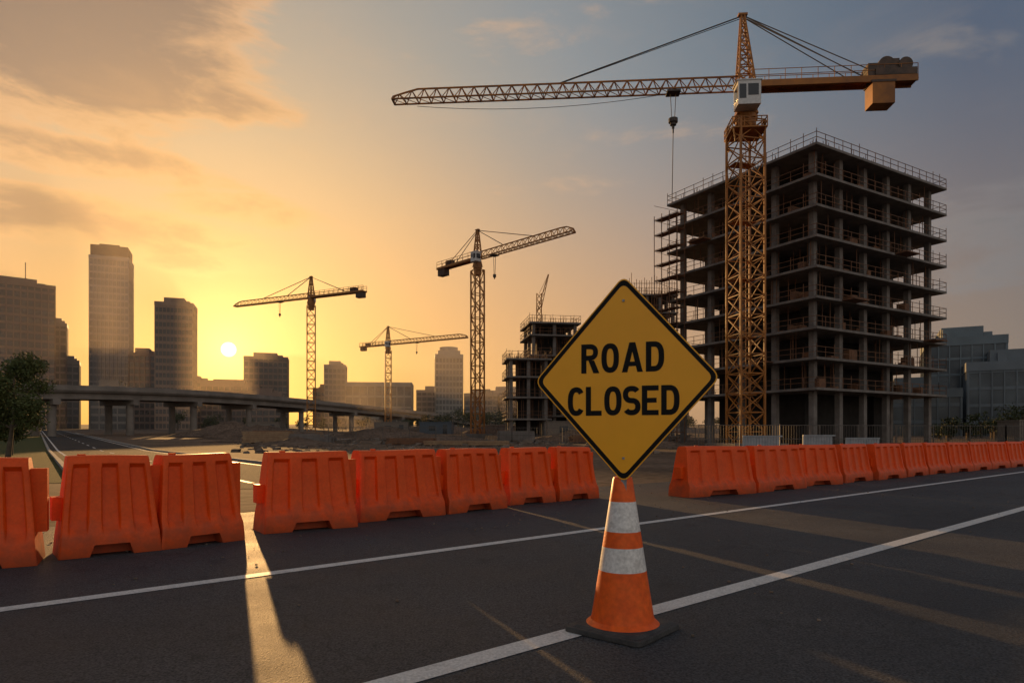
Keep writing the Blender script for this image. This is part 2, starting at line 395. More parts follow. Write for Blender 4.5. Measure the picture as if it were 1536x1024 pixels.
def ell(cx,cy,rx,ry,a0,a1,ex=2.5,n=28):
    out=[]
    for i in range(n+1):
        a=R(a0+(a1-a0)*i/n); c,s=math.cos(a),math.sin(a)
        out.append((cx+rx*math.copysign(abs(c)**(2/ex),c),cy+ry*math.copysign(abs(s)**(2/ex),s)))
    return out
t=.18
def letter(ch,ox,oz,s):
    w=.60; a=(ox,oz,s,s); rx=w/2-t/2
    rect=lambda x0,x1,z0,z1:lpoly([(x0,z0),(x1,z0),(x1,z1),(x0,z1)],*a)
    if ch=='O': lpath(ell(w/2,.5,rx,.5-t/2,0,360)[:-1],t,*a,closed=True)
    elif ch=='C': lpath(ell(w/2,.5,rx,.5-t/2,38,322),t,*a)
    elif ch=='L': rect(0,t,0,1); rect(t,w*.92,0,t*.95)
    elif ch=='E': rect(0,t,0,1); rect(t,w*.93,0,t*.95); rect(t,w*.93,1-t*.95,1); rect(t,w*.82,.5-t*.45,.5+t*.45)
    elif ch=='D': rect(0,t,0,1); lpath([(t,1-t/2)]+ell(w*.42,.5,w*.58-t/2,.5-t/2,90,-90,2.6)+[(t,t/2)],t,*a)
    elif ch=='R':
        rect(0,t,0,1); lpath([(t,1-t*.47)]+ell(w*.48,.72,w*.5-t/2,.28-t*.47,90,-90,2.4,18)+[(t,.44+t*.47)],t*.94,*a)
        lpoly([(.25,.44),(.25+t*1.1,.44),(w+.03,0),(w+.03-t*1.15,0)],*a)
    elif ch=='A':
        W=.70; lpoly([(0,0),(t*1.02,0),(W/2+t*.42,1),(W/2-t*.55,1)],*a); lpoly([(W,0),(W-t*1.02,0),(W/2-t*.42,1),(W/2+t*.55,1)],*a); rect(.18,W-.18,.2,.2+t*.85); return W
    elif ch=='S':
        ry=(.5-t/2)/2; up=ell(w/2,.5+ry,rx,ry,30,270,2.3,22); dn=ell(w/2,.5-ry,rx,ry,90,-150,2.3,22)
        lpath(up[:-1]+dn,t,*a)
    return w
def word(txt,cx,z0,s,sp):
    ws=[.70 if c=='A' else .6 for c in txt]; tot=sum(ws)*s+sp*(len(txt)-1); x=cx-tot/2
    for c,wd in zip(txt,ws): letter(c,x,z0,s); x+=wd*s+sp
word('ROAD',-.01,.045,.188,.019)
word('CLOSED',-.008,-.228,.186,.008)
lt.build('sign_lettering',black,sign)
mb=MB(); mb.beam((0,.02,-.78),(0,.02,.45),.035); mb.beam((-.3,.012,0.0),(.3,.012,0.0),.03,h=.02)
for z in(-.5,.5): mb.beam((0,-.011,z),(0,.0,z),.014)
mb.build('sign_post',steel,sign)

# ------------------------------------------------------------ cranes
def crane(loc,mh,mw,th,jl,cl,ah,jh,t,m,seg,hook,hookdrop,mrot=.3,big=False):
    c=empty('tower_crane',(loc[0],loc[1],g(loc[1])-.02)); gz=g(loc[1]); mh=mh-gz
    mb=MB(); h=mw/2; C=[(-h,-h),(h,-h),(h,h),(-h,h)]
    for x,y in C: mb.beam((x,y,0),(x,y,mh),t*1.5)
    n=max(3,int(round(mh/seg))); dz=mh/n
    for i in range(n+1):
        z=i*dz
        for k in range(4):
            a=C[k];b=C[(k+1)%4]; mb.beam((*a,z),(*b,z),t*.8)
            if i<n:
                if big:
                    mb.beam((*a,z),(*b,z+dz),t*.7); mb.beam((*b,z),(*a,z+dz),t*.7)
                elif (i+k)%2: mb.beam((*a,z),(*b,z+dz),t*.8)
                else: mb.beam((*b,z),(*a,z+dz),t*.8)
    if big:
        for x in(-.3,.3): mb.beam((x,0.4,0),(x,.4,mh),.06)
        z=.4
        while z<mh: mb.beam((-.3,.4,z),(.3,.4,z),.04); z+=.45
        z=5
        while z<mh: mb.box(-h+.1,h-.1,-.1,h-.1,z,z+.07); z+=5.2
    mb.build('mast',m,c,rot=mrot)
    mb=MB(); mb.box(-mw*1.1,mw*1.1,-mw*1.1,mw*1.1,-.3,.7); mb.build('foundation_block',conc,c,rot=mrot)
    top=empty('slewing_unit',(0,0,mh),th); top.parent=c
    mb=MB(); k=mw/2
    if big:
        mb.box(-k*1.3,k*1.3,-k*1.3,k*1.3,-.95,-.85)
        for a in(-1,1):
            for b in(-1,1):
                mb.beam((a*k,b*k,-2.0),(a*k*1.2,b*k*1.2,-.9),t)
        for z in(-.45,.0):
            for q in range(4):
                p=[(-1,-1),(1,-1),(1,1),(-1,1)]; a=p[q];b=p[(q+1)%4]
                mb.beam((a[0]*k*1.28,a[1]*k*1.28,z),(b[0]*k*1.28,b[1]*k*1.28,z),t*.6)
        for i in range(-3,4):
            for s in(-1,1):
                mb.beam((i*k*.42,s*k*1.28,-.85),(i*k*.42,s*k*1.28,.0),t*.5); mb.beam((s*k*1.28,i*k*.42,-.85),(s*k*1.28,i*k*.42,.0),t*.5)
    mb.cyl((0,0),k*.75,-.9,.3,20); mb.cyl((0,0),k*.9,.3,.6,20)
    mb.hexa([(-k*.8,-k*.7,.6),(k*.8,-k*.7,.6),(k*.8,k*.7,.6),(-k*.8,k*.7,.6),(-k*.55,-k*.55,1.7),(k*.55,-k*.55,1.7),(k*.55,k*.55,1.7),(-k*.55,k*.55,1.7)])
    zj=2.0+(1.2 if big else 0)
    mb.box(-k*.5,k*.5,-k*.5,k*.5,1.7,zj)
    mb.build('slewing_ring',m,top)
    mb=MB(); s=1.0 if big else .8
    sy=1 if big else -1
    ya,yb=sorted((sy*(k*.6),sy*(k*.6+1.5*s)))
    z0=.75 if big else 1.2
    if big: xa,xb=-.75,1.2
    else: xa,xb=.1,1.5
    mb.box(xa,xb,ya,yb,z0,z0+.1+1.95*s,0)
    yo=yb if sy>0 else ya
    y2a,y2b=sorted((yo,yo+sy*.02))
    mb.box(xa+.2,xb-.85,y2a,y2b,z0+.75,z0-.1+1.85*s,1); mb.box(xb-.7,xb-.12,y2a,y2b,z0+.5,z0-.1+1.85*s,1); mb.box(xb,xb+.02,ya+.15,yb-.15,z0+.5,z0-.05+1.75*s,1)
    mb.box(xa-.1,xb+.12,ya-.06,yb+.06,z0+.1+1.95*s,z0+.2+1.95*s,0)
    mb.build('operator_cab',[cr_w,glassd],top,bevel=.05)
    mb=MB(); az_=zj+ah; bw=k*.62; tw=.14
    na=8 if big else 4
    def ap(x,y,f): return (x*(bw*(1-f)+tw*f)+(.25*f if big else 0),y*(bw*(1-f)+tw*f),zj+ah*f)
    for x in(-1,1):
        for y in(-1,1): mb.beam(ap(x,y,0),ap(x,y,1),t*1.2)
    for i in range(na):
        f0=i/na;f1=(i+1)/na
        p=[(-1,-1),(1,-1),(1,1),(-1,1)]
        for q in range(4):
            a=p[q];b=p[(q+1)%4]; mb.beam(ap(*a,f1),ap(*b,f1),t*.7)
            mb.beam(ap(*a,f0),ap(*b,f1),t*.6)
            if big: mb.beam(ap(*b,f0),ap(*a,f1),t*.6)
    ax=.25 if big else 0
    mb.box(ax-.4,ax+.4,-.25,.25,az_,az_+.18)
    mb.build('tower_head',m,top)
    mb=MB(); nj=int(jl/(jh*1.05)); dx=(jl-k*.5)/nj; x0=k*.5; hw=jh*.5
    tip=.55
    def hh(x): 
        f=(x-x0)/(jl-x0); return jh if f<.93 else jh*(1-(f-.93)/.07*tip)
    for s_ in(-1,1): mb.beam((x0,s_*hw,zj),(jl,s_*hw,zj),t)
    for i in range(nj):
        a=x0+i*dx;b=a+dx;mid=(a+b)/2
        mb.beam((a,0,zj+hh(a)),(b,0,zj+hh(b)),t*1.1)
        mb.beam((a,-hw,zj),(a,hw,zj),t*.6)
        for s_ in(-1,1):
            mb.beam((a,s_*hw,zj),(mid,0,zj+hh(mid)),t*.6); mb.beam((mid,0,zj+hh(mid)),(b,s_*hw,zj),t*.6)
        mb.beam((a,-hw,zj),(b,hw,zj),t*.4)
    mb.beam((jl,-hw,zj),(jl,hw,zj),t); mb.beam((jl,-hw,zj),(jl,0,zj+hh(jl)),t); mb.beam((jl,hw,zj),(jl,0,zj+hh(jl)),t)
    mb.build('jib',m,top)
    mb=MB(); cw=jh*.55
    for s_ in(-1,1): mb.beam((-k*.4,s_*cw,zj+.1),(-cl,s_*cw,zj+.1),t*1.5,h=.55 if big else .4)
    nc=int(cl/1.4)
    for i in range(nc+1):
        x=-k*.4-(cl-k*.4)*i/nc
        mb.beam((x,-cw,zj+.05),(x,cw,zj+.05),t)
        for s_ in(-1,1): mb.beam((x,s_*cw,zj+.35),(x,s_*cw,zj+1.35),t*.4)
    mb.box(-cl,-k*.4,-cw+.1,cw-.1,zj+.12,zj+.2)
    for s_ in(-1,1):
        for z in(.85,1.35): mb.beam((-k*.4,s_*cw,zj+z),(-cl,s_*cw,zj+z),t*.4)
    mb.build('counter_jib',m,top)
    mb=MB()
    if big:
        mb.box(-cl+2.0,-cl+3.9,-.75,.75,zj-2.1,zj-.25,1)
        mb.box(-cl+1.9,-cl+4.0,-.8,.8,zj-.25,zj-.05,0)
        mb.box(-cl+.1,-cl+3.6,-.7,.7,zj+.4,zj+1.0,0)
        for xx,rr in((-cl+1.0,.6),(-cl+2.6,.72)):
            o=len(mb.v);n=18
            for yy in(-.6,.6):
                for i in range(n): mb.v.append((xx+rr*math.cos(2*math.pi*i/n),yy,zj+1.35+rr*math.sin(2*math.pi*i/n)))
            for i in range(n):
                j=(i+1)%n; mb.f.append((o+i,o+j,o+n+j,o+n+i)); mb.m.append(0)
            mb.f.append(tuple(o+i for i in range(n))); mb.m.append(0); mb.f.append(tuple(o+n+i for i in range(n))[::-1]); mb.m.append(0)
        mb.box(-cl+1.5,-cl+2.1,-.5,.5,zj+1,zj+1.9,0); mb.box(-cl+3.3,-cl+4.2,-.6,.6,zj+.4,zj+1.5,0)
    else:
        mb.box(-cl+.2,-cl+2.2,-.6,.6,zj-1.3,zj+.1,0); mb.box(-cl+2.4,-cl+4,-.5,.5,zj+.3,zj+1.2,0)
    mb.build('counterweight_and_winch',[cr_d,m],top)
    mb=MB(); tw=t*.55
    P=[(jl*.52,0,zj+jh)] if big else [(jl*.62,0,zj+jh),(jl*.3,0,zj+jh)]
    for p in P:
        mb.beam((ax,.05,az_),p,tw*1.3)
        if big: mb.beam((ax,-.12,az_-.1),(p[0]-.2,0,p[2]),tw*.7)
    for s_ in(-1,1):
        mb.beam((ax,s_*.1,az_),(-cl*.66,s_*cw,zj+.5),tw); 
        if big: mb.beam((ax,s_*.1,az_),(-cl*.78,s_*cw,zj+.5),tw)
    if big:
        pr=None
        for i in range(17):
            f=i/16; p=(jl*.93*(1-f)+hook*f,0,zj-.15-1.0*4*f*(1-f)*.75-.35*(1-f))
            if pr: mb.beam(pr,p,.035)
            pr=p
    mb.box(hook-.6,hook+.6,-hw,hw,zj-.25,zj-.1)
    for s_ in(-.25,.25): mb.beam((hook+s_,0,zj-.2),(hook+s_*.5,0,zj-hookdrop),.05 if big else .06)
    zz=zj-hookdrop
    mb.cyl((hook,0),.28,zz-.5,zz,12); mb.cyl((hook,0),.12,zz-.8,zz-.5,8)
    if big: mb.cyl((hook,0),.42,zz-.25,zz+.1,12); mb.beam((hook,0,zz-.8),(hook,0,zz-1.2),.12); mb.beam((hook,0,zz-1.1),(hook+.1,0,zz-7.5),.06)
    mb.build('cables_and_hook',cable,top)
    return c
crane((21,60),29.4,2.35,math.atan2(2.4,-32.1),32.2,14.6,6.5,1.1,.115,cr_y,1.75,6.4,2.6,mrot=.22,big=True)
crane((-6.2,120),31.2,1.8,math.atan2(-.716,.70),22.5,11,5.2,1.2,.15,cr_far,2.1,4.5,3.5,mrot=.5)
crane((-48.2,160),32.6,1.9,math.atan2(.43,-.90),25.2,16,5,1.2,.17,cr_far,2.2,10,3)
crane((-40.9,220),29.6,1.9,math.atan2(-.51,.86),31.5,12,6,1.3,.2,cr_far,2.4,12,3)

# ------------------------------------------------------------ building under construction
def frame_building(loc,rot,LX,LY,nx,ny,zs,core,name='building_under_construction',cw=.55,rails=True,rebar=True,ins=.5):
    e=empty(name,(loc[0],loc[1],g(loc[1])-.3),rot)
    sl=MB()
    for i,z in enumerate(zs):
        sl.box(-.35,LX+.35,-.35,LY+.35,z-.26,z)
    sl.build('floor_slabs',conc,e)
    c=MB(); prev=0
    for z in zs:
        for i in range(nx+1):
            for j in range(ny+1):
                x=ins+(LX-2*ins)*i/nx; y=ins+(LY-2*ins)*j/ny
                c.box(x-cw/2,x+cw/2,y-cw/2,y+cw/2,prev,z-.263)
        prev=z+.002
    c.build('columns',conc,e)
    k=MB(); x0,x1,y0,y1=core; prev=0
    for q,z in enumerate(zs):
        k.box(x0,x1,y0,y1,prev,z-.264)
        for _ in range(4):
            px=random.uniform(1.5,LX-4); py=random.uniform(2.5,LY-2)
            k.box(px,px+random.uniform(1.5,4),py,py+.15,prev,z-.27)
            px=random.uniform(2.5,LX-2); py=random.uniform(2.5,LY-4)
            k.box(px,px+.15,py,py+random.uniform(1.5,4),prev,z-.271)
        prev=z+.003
    k.build('core_walls',concd,e)  # core and partitions fill the floors, interior shade painted into their colour
    if rails:
        r=MB(); tt=.05
        for z in zs:
            per=[((-.3,-.3),(LX+.3,-.3)),((-.3,-.3),(-.3,LY+.3)),((LX+.3,-.3),(LX+.3,LY+.3)),((-.3,LY+.3),(LX+.3,LY+.3))]
            for a,b in per:
                for hh in(.55,1.1): r.beam((*a,z+hh),(*b,z+hh),tt)
                a=Vector(a);b=Vector(b); n=int((b-a).length/1.5)
                for i in range(n+1):
                    p=a.lerp(b,i/n); r.beam((p.x,p.y,z),(p.x,p.y,z+1.15+(random.random()<.25)*.3),tt)
        for z in zs[1:]:
            for _ in range(18):
                if random.random()<.5: px,py=random.uniform(.8,LX-.8),random.uniform(.3,2.5)
                else: px,py=random.uniform(.3,2.5),random.uniform(.8,LY-.8)
                r.beam((px,py,z-(zs[1]-zs[0])),(px,py,z-.262),.06)
        r.build('guard_rails',rail,e)
    if rebar:
        r=MB(); z=zs[-1]
        for i in range(nx*2+1):
            for j in range(ny*2+1):
                x=ins+(LX-2*ins)*i/nx/2; y=ins+(LY-2*ins)*j/ny/2
                for dx,dy in((-.2,-.2),(.2,-.2),(.2,.2),(-.2,.2)):
                    r.beam((x+dx,y+dy,z),(x+dx+random.uniform(-.06,.06),y+dy,z+random.uniform(.7,1.5)),.045)
        r.build('starter_bars',rail,e)
    return e
ZS=[6.55+3.2*i for i in range(9)]
bld=frame_building((31.9,70),math.atan2(.51,.86),25,21.3,5,4,ZS,(4.6,20.2,4.6,17.2),ins=1.15,cw=.6)
mb=MB()
for q,(sd,p,fl) in enumerate([('x',4,3),('x',14,5),('y',8,4),('y',14,6),('x',20,2),('y',5,1)]):
    z=ZS[fl]
    if sd=='x': mb.box(p,p+2.6,-1.8,-.36,z-.15,z-.02)
    else: mb.box(-1.8,-.36,p,p+2.6,z-.15,z-.02)
mb.build('loading_platforms',rail,bld)
mb=MB()
for z in ZS[:-1]:
    for _ in range(12):
        px=random.uniform(.8,23);py=random.uniform(.2,2.6)
        if random.random()<.45: px,py=random.uniform(.3,2.4),random.uniform(1,20)
        mb.box(px,px+random.uniform(.5,1.6),py,py+random.uniform(.4,1.2),z+.003,z+random.uniform(.25,1.3))
mb.build('stored_materials',rail,bld)
mb=MB()
for y in(18.2,19.6,21.0,22.4):
    for x in(-1.9,-.6): mb.beam((x,y,0),(x,y,30.5),.07)
z=2.
while z<30.5:
    for x in(-1.9,-.6): mb.beam((x,18.2,z),(x,22.4,z),.05)
    for y in(18.2,19.6,21.0,22.4): mb.beam((-1.9,y,z),(-.6,y,z),.05)
    mb.beam((-1.9,18.2,z),(-1.9,22.4,z+1.9),.05)
    mb.box(-1.85,-.65,18.3,22.3,z-.1,z-.05); z+=2
mb.build('scaffold_tower',rail,bld)

b2=frame_building((3.2,112),.15,8.2,9,2,2,[4.2,7.6,11,14.4,17.8,19.9],(2,6,3,7),cw=.5)
b3=frame_building((-.6,104),.1,6.5,7,2,2,[3.6,7,10.2,13],(2,5,3,6),cw=.5)
mb=MB()
for a in((-.4,-.4),(.4,-.4),(.4,.4),(-.4,.4)): mb.beam((*a,0),(*a,5),.14)
for i in range(5): mb.beam((-.4,-.4,i),(.4,-.4,i+1),.1); mb.beam((.4,-.4,i),(-.4,-.4,i+1),.1)
for i in range(6): f=i/6; f2=(i+1)/6; mb.beam((-.3*(1-f)+1.6*f,0,2+6.3*f),(.3*(1-f2)+1.6*f2,0,2+6.3*f2),.08)
for s in(-.3,.3): mb.beam((s,0,2),(s*.2+1.6,0,8.3),.12)
mb.beam((0,0,5),(1.6,0,8.3),.06)
mb.build('derrick_crane',cr_far,None,(4.6,113.5,20.2+g(112)-.6))
b4=frame_building((22.5,125),.1,8.5,8,3,2,[4+3.3*i for i in range(8)],(2,6,2,6),cw=.5)
mb=MB()
for i in range(10):
    for j in range(2):
        x=22.4+i*.95; mb.beam((x,125+j*2,20),(x,125+j*2,31.5+random.uniform(-1,.6)),.09)
for z in range(24,32,2): mb.beam((22.4,125,z),(31,125,z),.08)
mb.build('rebar_scaffold',rail,None)

# ------------------------------------------------------------ overpass
PTS=[(-150,70,9.0),(-128,90,9.6),(-112,110,9.9),(-98,127,10.7),(-88,145,11.5),(-80,167,12.1),(-71,192,12.2),(-59,222,11.8),(-43,255,10.9),(-24,288,9.2),(0,318,7.4),(35,345,6.2)]
def cat(P,n=8):
    out=[]
    for i in range(len(P)-1):
        p0=Vector(P[max(i-1,0)]);p1=Vector(P[i]);p2=Vector(P[i+1]);p3=Vector(P[min(i+2,len(P)-1)])
        for k in range(n):
            t=k/n; out.append(.5*((2*p1)+(p2-p0)*t+(2*p0-5*p1+4*p2-p3)*t*t+(3*p1-p0-3*p2+p3)*t**3))
    out.append(Vector(P[-1])); return out
path=cat(PTS); ov=empty('highway_overpass')
def sweep(mb,sec,closed=True):
    rings=[]
    for i,p in enumerate(path):
        d=(path[min(i+1,len(path)-1)]-path[max(i-1,0)]); d.z=0; d.normalize(); nrm=Vector((d.y,-d.x,0))
        rings.append([p+nrm*a+Vector((0,0,b)) for a,b in sec])
    o=len(mb.v);n=len(sec)
    for r in rings: mb.v+=[tuple(q) for q in r]
    for i in range(len(rings)-1):
        for j in range(n):
            k=(j+1)%n; mb.f.append((o+i*n+j,o+(i+1)*n+j,o+(i+1)*n+k,o+i*n+k)); mb.m.append(0)
mb=MB(); sweep(mb,[(-5.6,-1.0),(5.6,-1.0),(5.9,-.55),(-5.9,-.55)]); sweep(mb,[(-5.0,-2.3),(-4.2,-2.3),(-4.2,-1.003),(-5.0,-1.003)])
sweep(mb,[(4.2,-2.3),(5.0,-2.3),(5.0,-1.003),(4.2,-1.003)]); sweep(mb,[(-.4,-2.3),(.4,-2.3),(.4,-1.003),(-.4,-1.003)])
mb.build('deck',bridgec,ov)
mb=MB(); sweep(mb,[(5.5,-.547),(5.85,-.547),(5.75,.45),(5.55,.45)]); sweep(mb,[(-5.85,-.547),(-5.5,-.547),(-5.55,.45),(-5.75,.45)])
mb.build('parapets',bridgec,ov)
mb=MB()
for i in range(3,len(path),6):
    p=path[i]; d=(path[min(i+1,len(path)-1)]-path[i-1]); d.z=0; d.normalize(); nrm=Vector((d.y,-d.x,0)); a=math.atan2(nrm.y,nrm.x)
    q=p+Vector((0,0,-2.85)); mb.beam(q-nrm*5.4,q+nrm*5.4,1.4,h=1.1)
    for s in(-3.4,3.4):
        c=p+nrm*s; mb.cyl((c.x,c.y),.75,g(c.y)-.5,p.z-3.4,14)
mb.build('piers',bridgec,ov,smooth=40)

# ------------------------------------------------------------ city
def facade(name,cx,cy,w,d,h,rot,fh,bay,cg,cf,roof=True,base=None,finw=.5,band=1.1,extra=None):
    e=empty(name,(cx,cy,g(cy)-1),rot); h=h-g(cy)+1
    gm=mat(name+'_glass',cg,tuple(c*.45 for c in cg),scale=.12,rough=.22,rough2=.4,spec=.6,detail=3)
    fm=mat(name+'_cladding',cf,tuple(c*.8 for c in cf),scale=.2,rough=.75)
    mb=MB(); mb.box(-w/2,w/2,-d/2,d/2,0,h-.5); mb.build('glazing',gm,e)
    mb=MB(); n=int(h/fh)
    for i in range(n+1):
        z=i*fh
        if z+band>h: break
        mb.box(-w/2-.12,w/2+.12,-d/2-.12,d/2+.12,z,z+band)
    mb.box(-w/2-.3,w/2+.3,-d/2-.3,d/2+.3,h-1.8,h)
    mb.build('floor_bands',fm,e)
    mb=MB(); nb=int(w/bay)
    for i in range(nb+1):
        x=-w/2+w*i/nb
        for s in(-1,1): mb.box(x-finw/2,x+finw/2,s*d/2-.25,s*d/2+.25,0,h-1.802)
    nb=int(d/bay)
    for i in range(nb+1):
        y=-d/2+d*i/nb
        for s in(-1,1): mb.box(s*w/2-.252,s*w/2+.252,y-finw/2,y+finw/2,0,h-1.803)
    mb.build('mullions',fm,e)
    if roof:
        mb=MB(); mb.box(-w*.3,w*.25,-d*.3,d*.3,h+.01,h+2.6); mb.box(w*.27,w*.38,-d*.2,d*.1,h+.01,h+1.5)
        for _ in range(5):
            x=random.uniform(-w*.4,w*.3); y=random.uniform(-d*.4,d*.3); mb.box(x,x+1.5,y,y+1.5,h+.011,h+random.uniform(1,2.2))
        if extra=='antenna': mb.beam((w*.1,0,h),(w*.1,0,h+11),.35)
        mb.build('roof_plant',fm,e)
    return e
br=(.21,.14,.105);gr=(.24,.20,.17)
facade('office_tower',-222,300,25,22,69,R(40),3.6,2.4,(.045,.04,.04),br,extra='antenna')
facade('office_tower',-225,330,8,10,57,R(30),3.5,2.2,(.05,.045,.045),gr)
facade('office_block',-222,335,8,12,39,R(30),3.5,2.5,(.05,.045,.045),gr)
t2=facade('office_tower',-210,350,17.5,16,94,R(22),3.5,1.7,(.14,.13,.13),(.32,.28,.25),roof=False,finw=.35,band=.9)
mb=MB(); mb.box(-8.4,8.4,-7.6,7.6,94.2-4.5,99.5-4.5); mb.box(-5,4,-4,4,95.01,96.5); mb.build('crown',mat('crown_cladding',(.08,.065,.06),rough=.8),t2)
facade('office_block',-192,348,12,12,44.5,R(20),3.5,2.2,(.05,.045,.04),br)
facade('office_tower',-161,320,16,14,64.5,R(18),3.4,1.6,(.08,.06,.045),(.30,.195,.13),finw=.3,band=1.3)
facade('office_block',-160,380,30,14,31,R(18),3.5,3,(.06,.05,.04),br)
facade('office_block',-195,400,30,14,35,R(18),3.5,3,(.06,.05,.04),br)
facade('office_block',-147,400,24,16,48.5,R(16),3.6,2.6,(.06,.05,.04),(.25,.17,.12))
facade('office_block',-111,420,12.5,14,46,R(10),3.4,2.4,(.05,.045,.04),gr)
facade('office_block',-120,440,20,14,33,R(10),3.4,2.4,(.05,.045,.04),br)
facade('convention_hall',-75,380,36,22,31.5,R(6),6,4,(.07,.06,.05),(.27,.24,.19),roof=False)
t7=facade('office_tower',-38,400,16,14,50,R(8),3.5,2,(.08,.075,.07),(.28,.26,.22),roof=False,finw=.5)
mb=MB(); mb.box(-6.6,6.6,-6,6,43.6,46.8); mb.cyl((0,0),5.5,46.8,49.2,24); mb.build('stepped_crown',mat('crown_stone',(.26,.24,.21),rough=.8),t7)
for (x,y,ww,h,r) in[(-48,430,26,31,5),(-18,400,20,27,0),(-3,420,24,30,2),(18,380,26,26,0),(45,420,30,33,-6),(-245,300,20,34,35),(-130,350,18,24,14),(90,420,40,36,-10),(140,380,40,30,-15),(-95,430,16,28,8),(-180,300,14,24,20)]:
    facade('office_block',x,y,ww,14,h,R(r),3.4,3,(.05,.045,.04),random.choice([br,gr,(.2,.17,.14)]))
facade('glass_office',101,150,14,18,22.6,R(-28),3.4,2.0,(.05,.085,.11),(.16,.20,.22),finw=.22,band=.5)
facade('glass_office',105,137,20,16,16.3,R(-30),3.4,2.0,(.05,.08,.10),(.16,.19,.21),finw=.22,band=.6)
facade('glass_office',86,142,14,14,11,R(-25),3.4,2.0,(.04,.06,.07),(.10,.12,.13),finw=.2,band=.7)

# ------------------------------------------------------------ vegetation
def leafcloud(mb,c,r,n,s):
    for _ in range(n):
        d=Vector((random.gauss(0,1),random.gauss(0,1),random.gauss(0,1))).normalized()*(random.random()**.45)
        p=Vector((c[0]+d.x*r[0],c[1]+d.y*r[1],c[2]+d.z*r[2]))
        a=Vector((random.gauss(0,1),random.gauss(0,1),random.gauss(0,1))).normalized(); b=a.orthogonal().normalized(); b.rotate(Matrix.Rotation(random.uniform(0,6.28),3,a))
        q=a.cross(b); ss=s*random.uniform(.6,1.4)
        mb.poly([p-b*ss,p+q*ss*.45,p+b*ss,p-q*ss*.45])
def tree(loc,h,spread,n,s,mt=leaf):
    e=empty('deciduous_tree',(loc[0],loc[1],g(loc[1])))
    tr=MB(); lf=MB(); tips=[]
    def limb(a,b,r0,r1,k=7):
        a=Vector(a);b=Vector(b); d=(b-a).normalized(); x=d.orthogonal().normalized(); y=d.cross(x); o=len(tr.v)
        for p,r in((a,r0),(b,r1)):
            for i in range(k): t_=2*math.pi*i/k; tr.v.append(tuple(p+x*r*math.cos(t_)+y*r*math.sin(t_)))
        for i in range(k): j=(i+1)%k; tr.f.append((o+i,o+j,o+k+j,o+k+i)); tr.m.append(0)
    p=Vector((0,0,-.1)); r=h*.028
    for i in range(5):
        q=p+Vector((random.uniform(-.12,.12),random.uniform(-.12,.12),h*.16)); limb(p,q,r,r*.78); 
        if i>=1:
            for _ in range(4):
                a=random.uniform(0,6.28); l=spread*random.uniform(.55,1)*(1-.1*i)
                m1=q+Vector((math.cos(a)*l*.5,math.sin(a)*l*.5,h*.07)); m2=q+Vector((math.cos(a)*l,math.sin(a)*l,h*random.uniform(.0,.2)))
                limb(q,m1,r*.5,r*.3,5); limb(m1,m2,r*.3,r*.12,5); tips+= [m1,m2,(m1+m2)/2]
        p=q;r*=.78
    tips.append(p+Vector((0,0,h*.1)))
    tr.build('trunk',bark,e,smooth=60)
    for t_ in tips:
        rr=spread*random.uniform(.24,.40); leafcloud(lf,t_,(rr,rr,rr*.8),n,s)
    lf.build('crown',mt,e); return e
tree((-26.5,35),5.6,2.3,220,.085)
tree((-29.6,38),5.2,2.1,170,.09)
tree((-33.8,45),3.6,1.8,120,.10)
def treeline(name,x0,y0,x1,y1,n,hmin,hmax,s=.35):
    mb=MB()
    for i in range(n):
        f=(i+random.random())/n; x=x0+(x1-x0)*f; y=y0+(y1-y0)*f+random.uniform(-4,4); h=random.uniform(hmin,hmax)
        mb.beam((x,y,g(y)-.2),(x,y,g(y)+h*.6),.35,1)
        for k in range(5):
            r=h*random.uniform(.22,.34); leafcloud(mb,(x+random.uniform(-.3,.3)*h,y+random.uniform(-.2,.2)*h,g(y)+h*random.uniform(.3,.8)),(r,r,r*.8),70,s)
    mb.build(name,[leafd,bark])
treeline('tree_row',-36,262,4,262,13,6,9.5,.4)
treeline('tree_row',-135,250,-60,330,10,5,8,.45)
treeline('tree_row',80,112,125,118,22,4.5,7.2,.28)
treeline('tree_row',60,95,84,108,9,2.5,4.5,.25)
treeline('tree_row',-60,350,140,350,34,6,10,.5)

# ------------------------------------------------------------ site clutter
def mound(loc,rx,ry,h):
    mb=MB(); n=26; o=0; rnd=[random.uniform(0,6.28) for _ in range(6)]
    for i in range(n+1):
        for j in range(n+1):
            x=-1+2*i/n;y=-1+2*j/n; r=math.sqrt(x*x+y*y); z=max(0,1-r)**.8*(1+.25*math.sin(5*x+rnd[0])*math.cos(6*y+rnd[1])+.12*math.sin(13*x+rnd[2])*math.sin(11*y+rnd[3]))+random.uniform(0,.05)*(r<.95)
            mb.v.append((x*rx,y*ry,z*h-.03))
    for i in range(n):
        for j in range(n):
            a=i*(n+1)+j; mb.f.append((a,a+n+1,a+n+2,a+1)); mb.m.append(0)
    mb.build('dirt_mound',dirt,None,(loc[0],loc[1],g(loc[1])),smooth=50)
for l,rx,ry,h in[((-32,92),9,5,1.6),((-20,105),10,5,1.9),((-10,88),7,4,1.2),((-44,115),9,6,2.2),((8,90),8,4,1.3),((-24,75),6,3,.8),((-55,130),12,7,2.5),((-2,125),10,5,2.4),((14,70),5,3,.9),((-15,140),12,6,2.6)]: mound(l,rx,ry,h)
mb=MB()
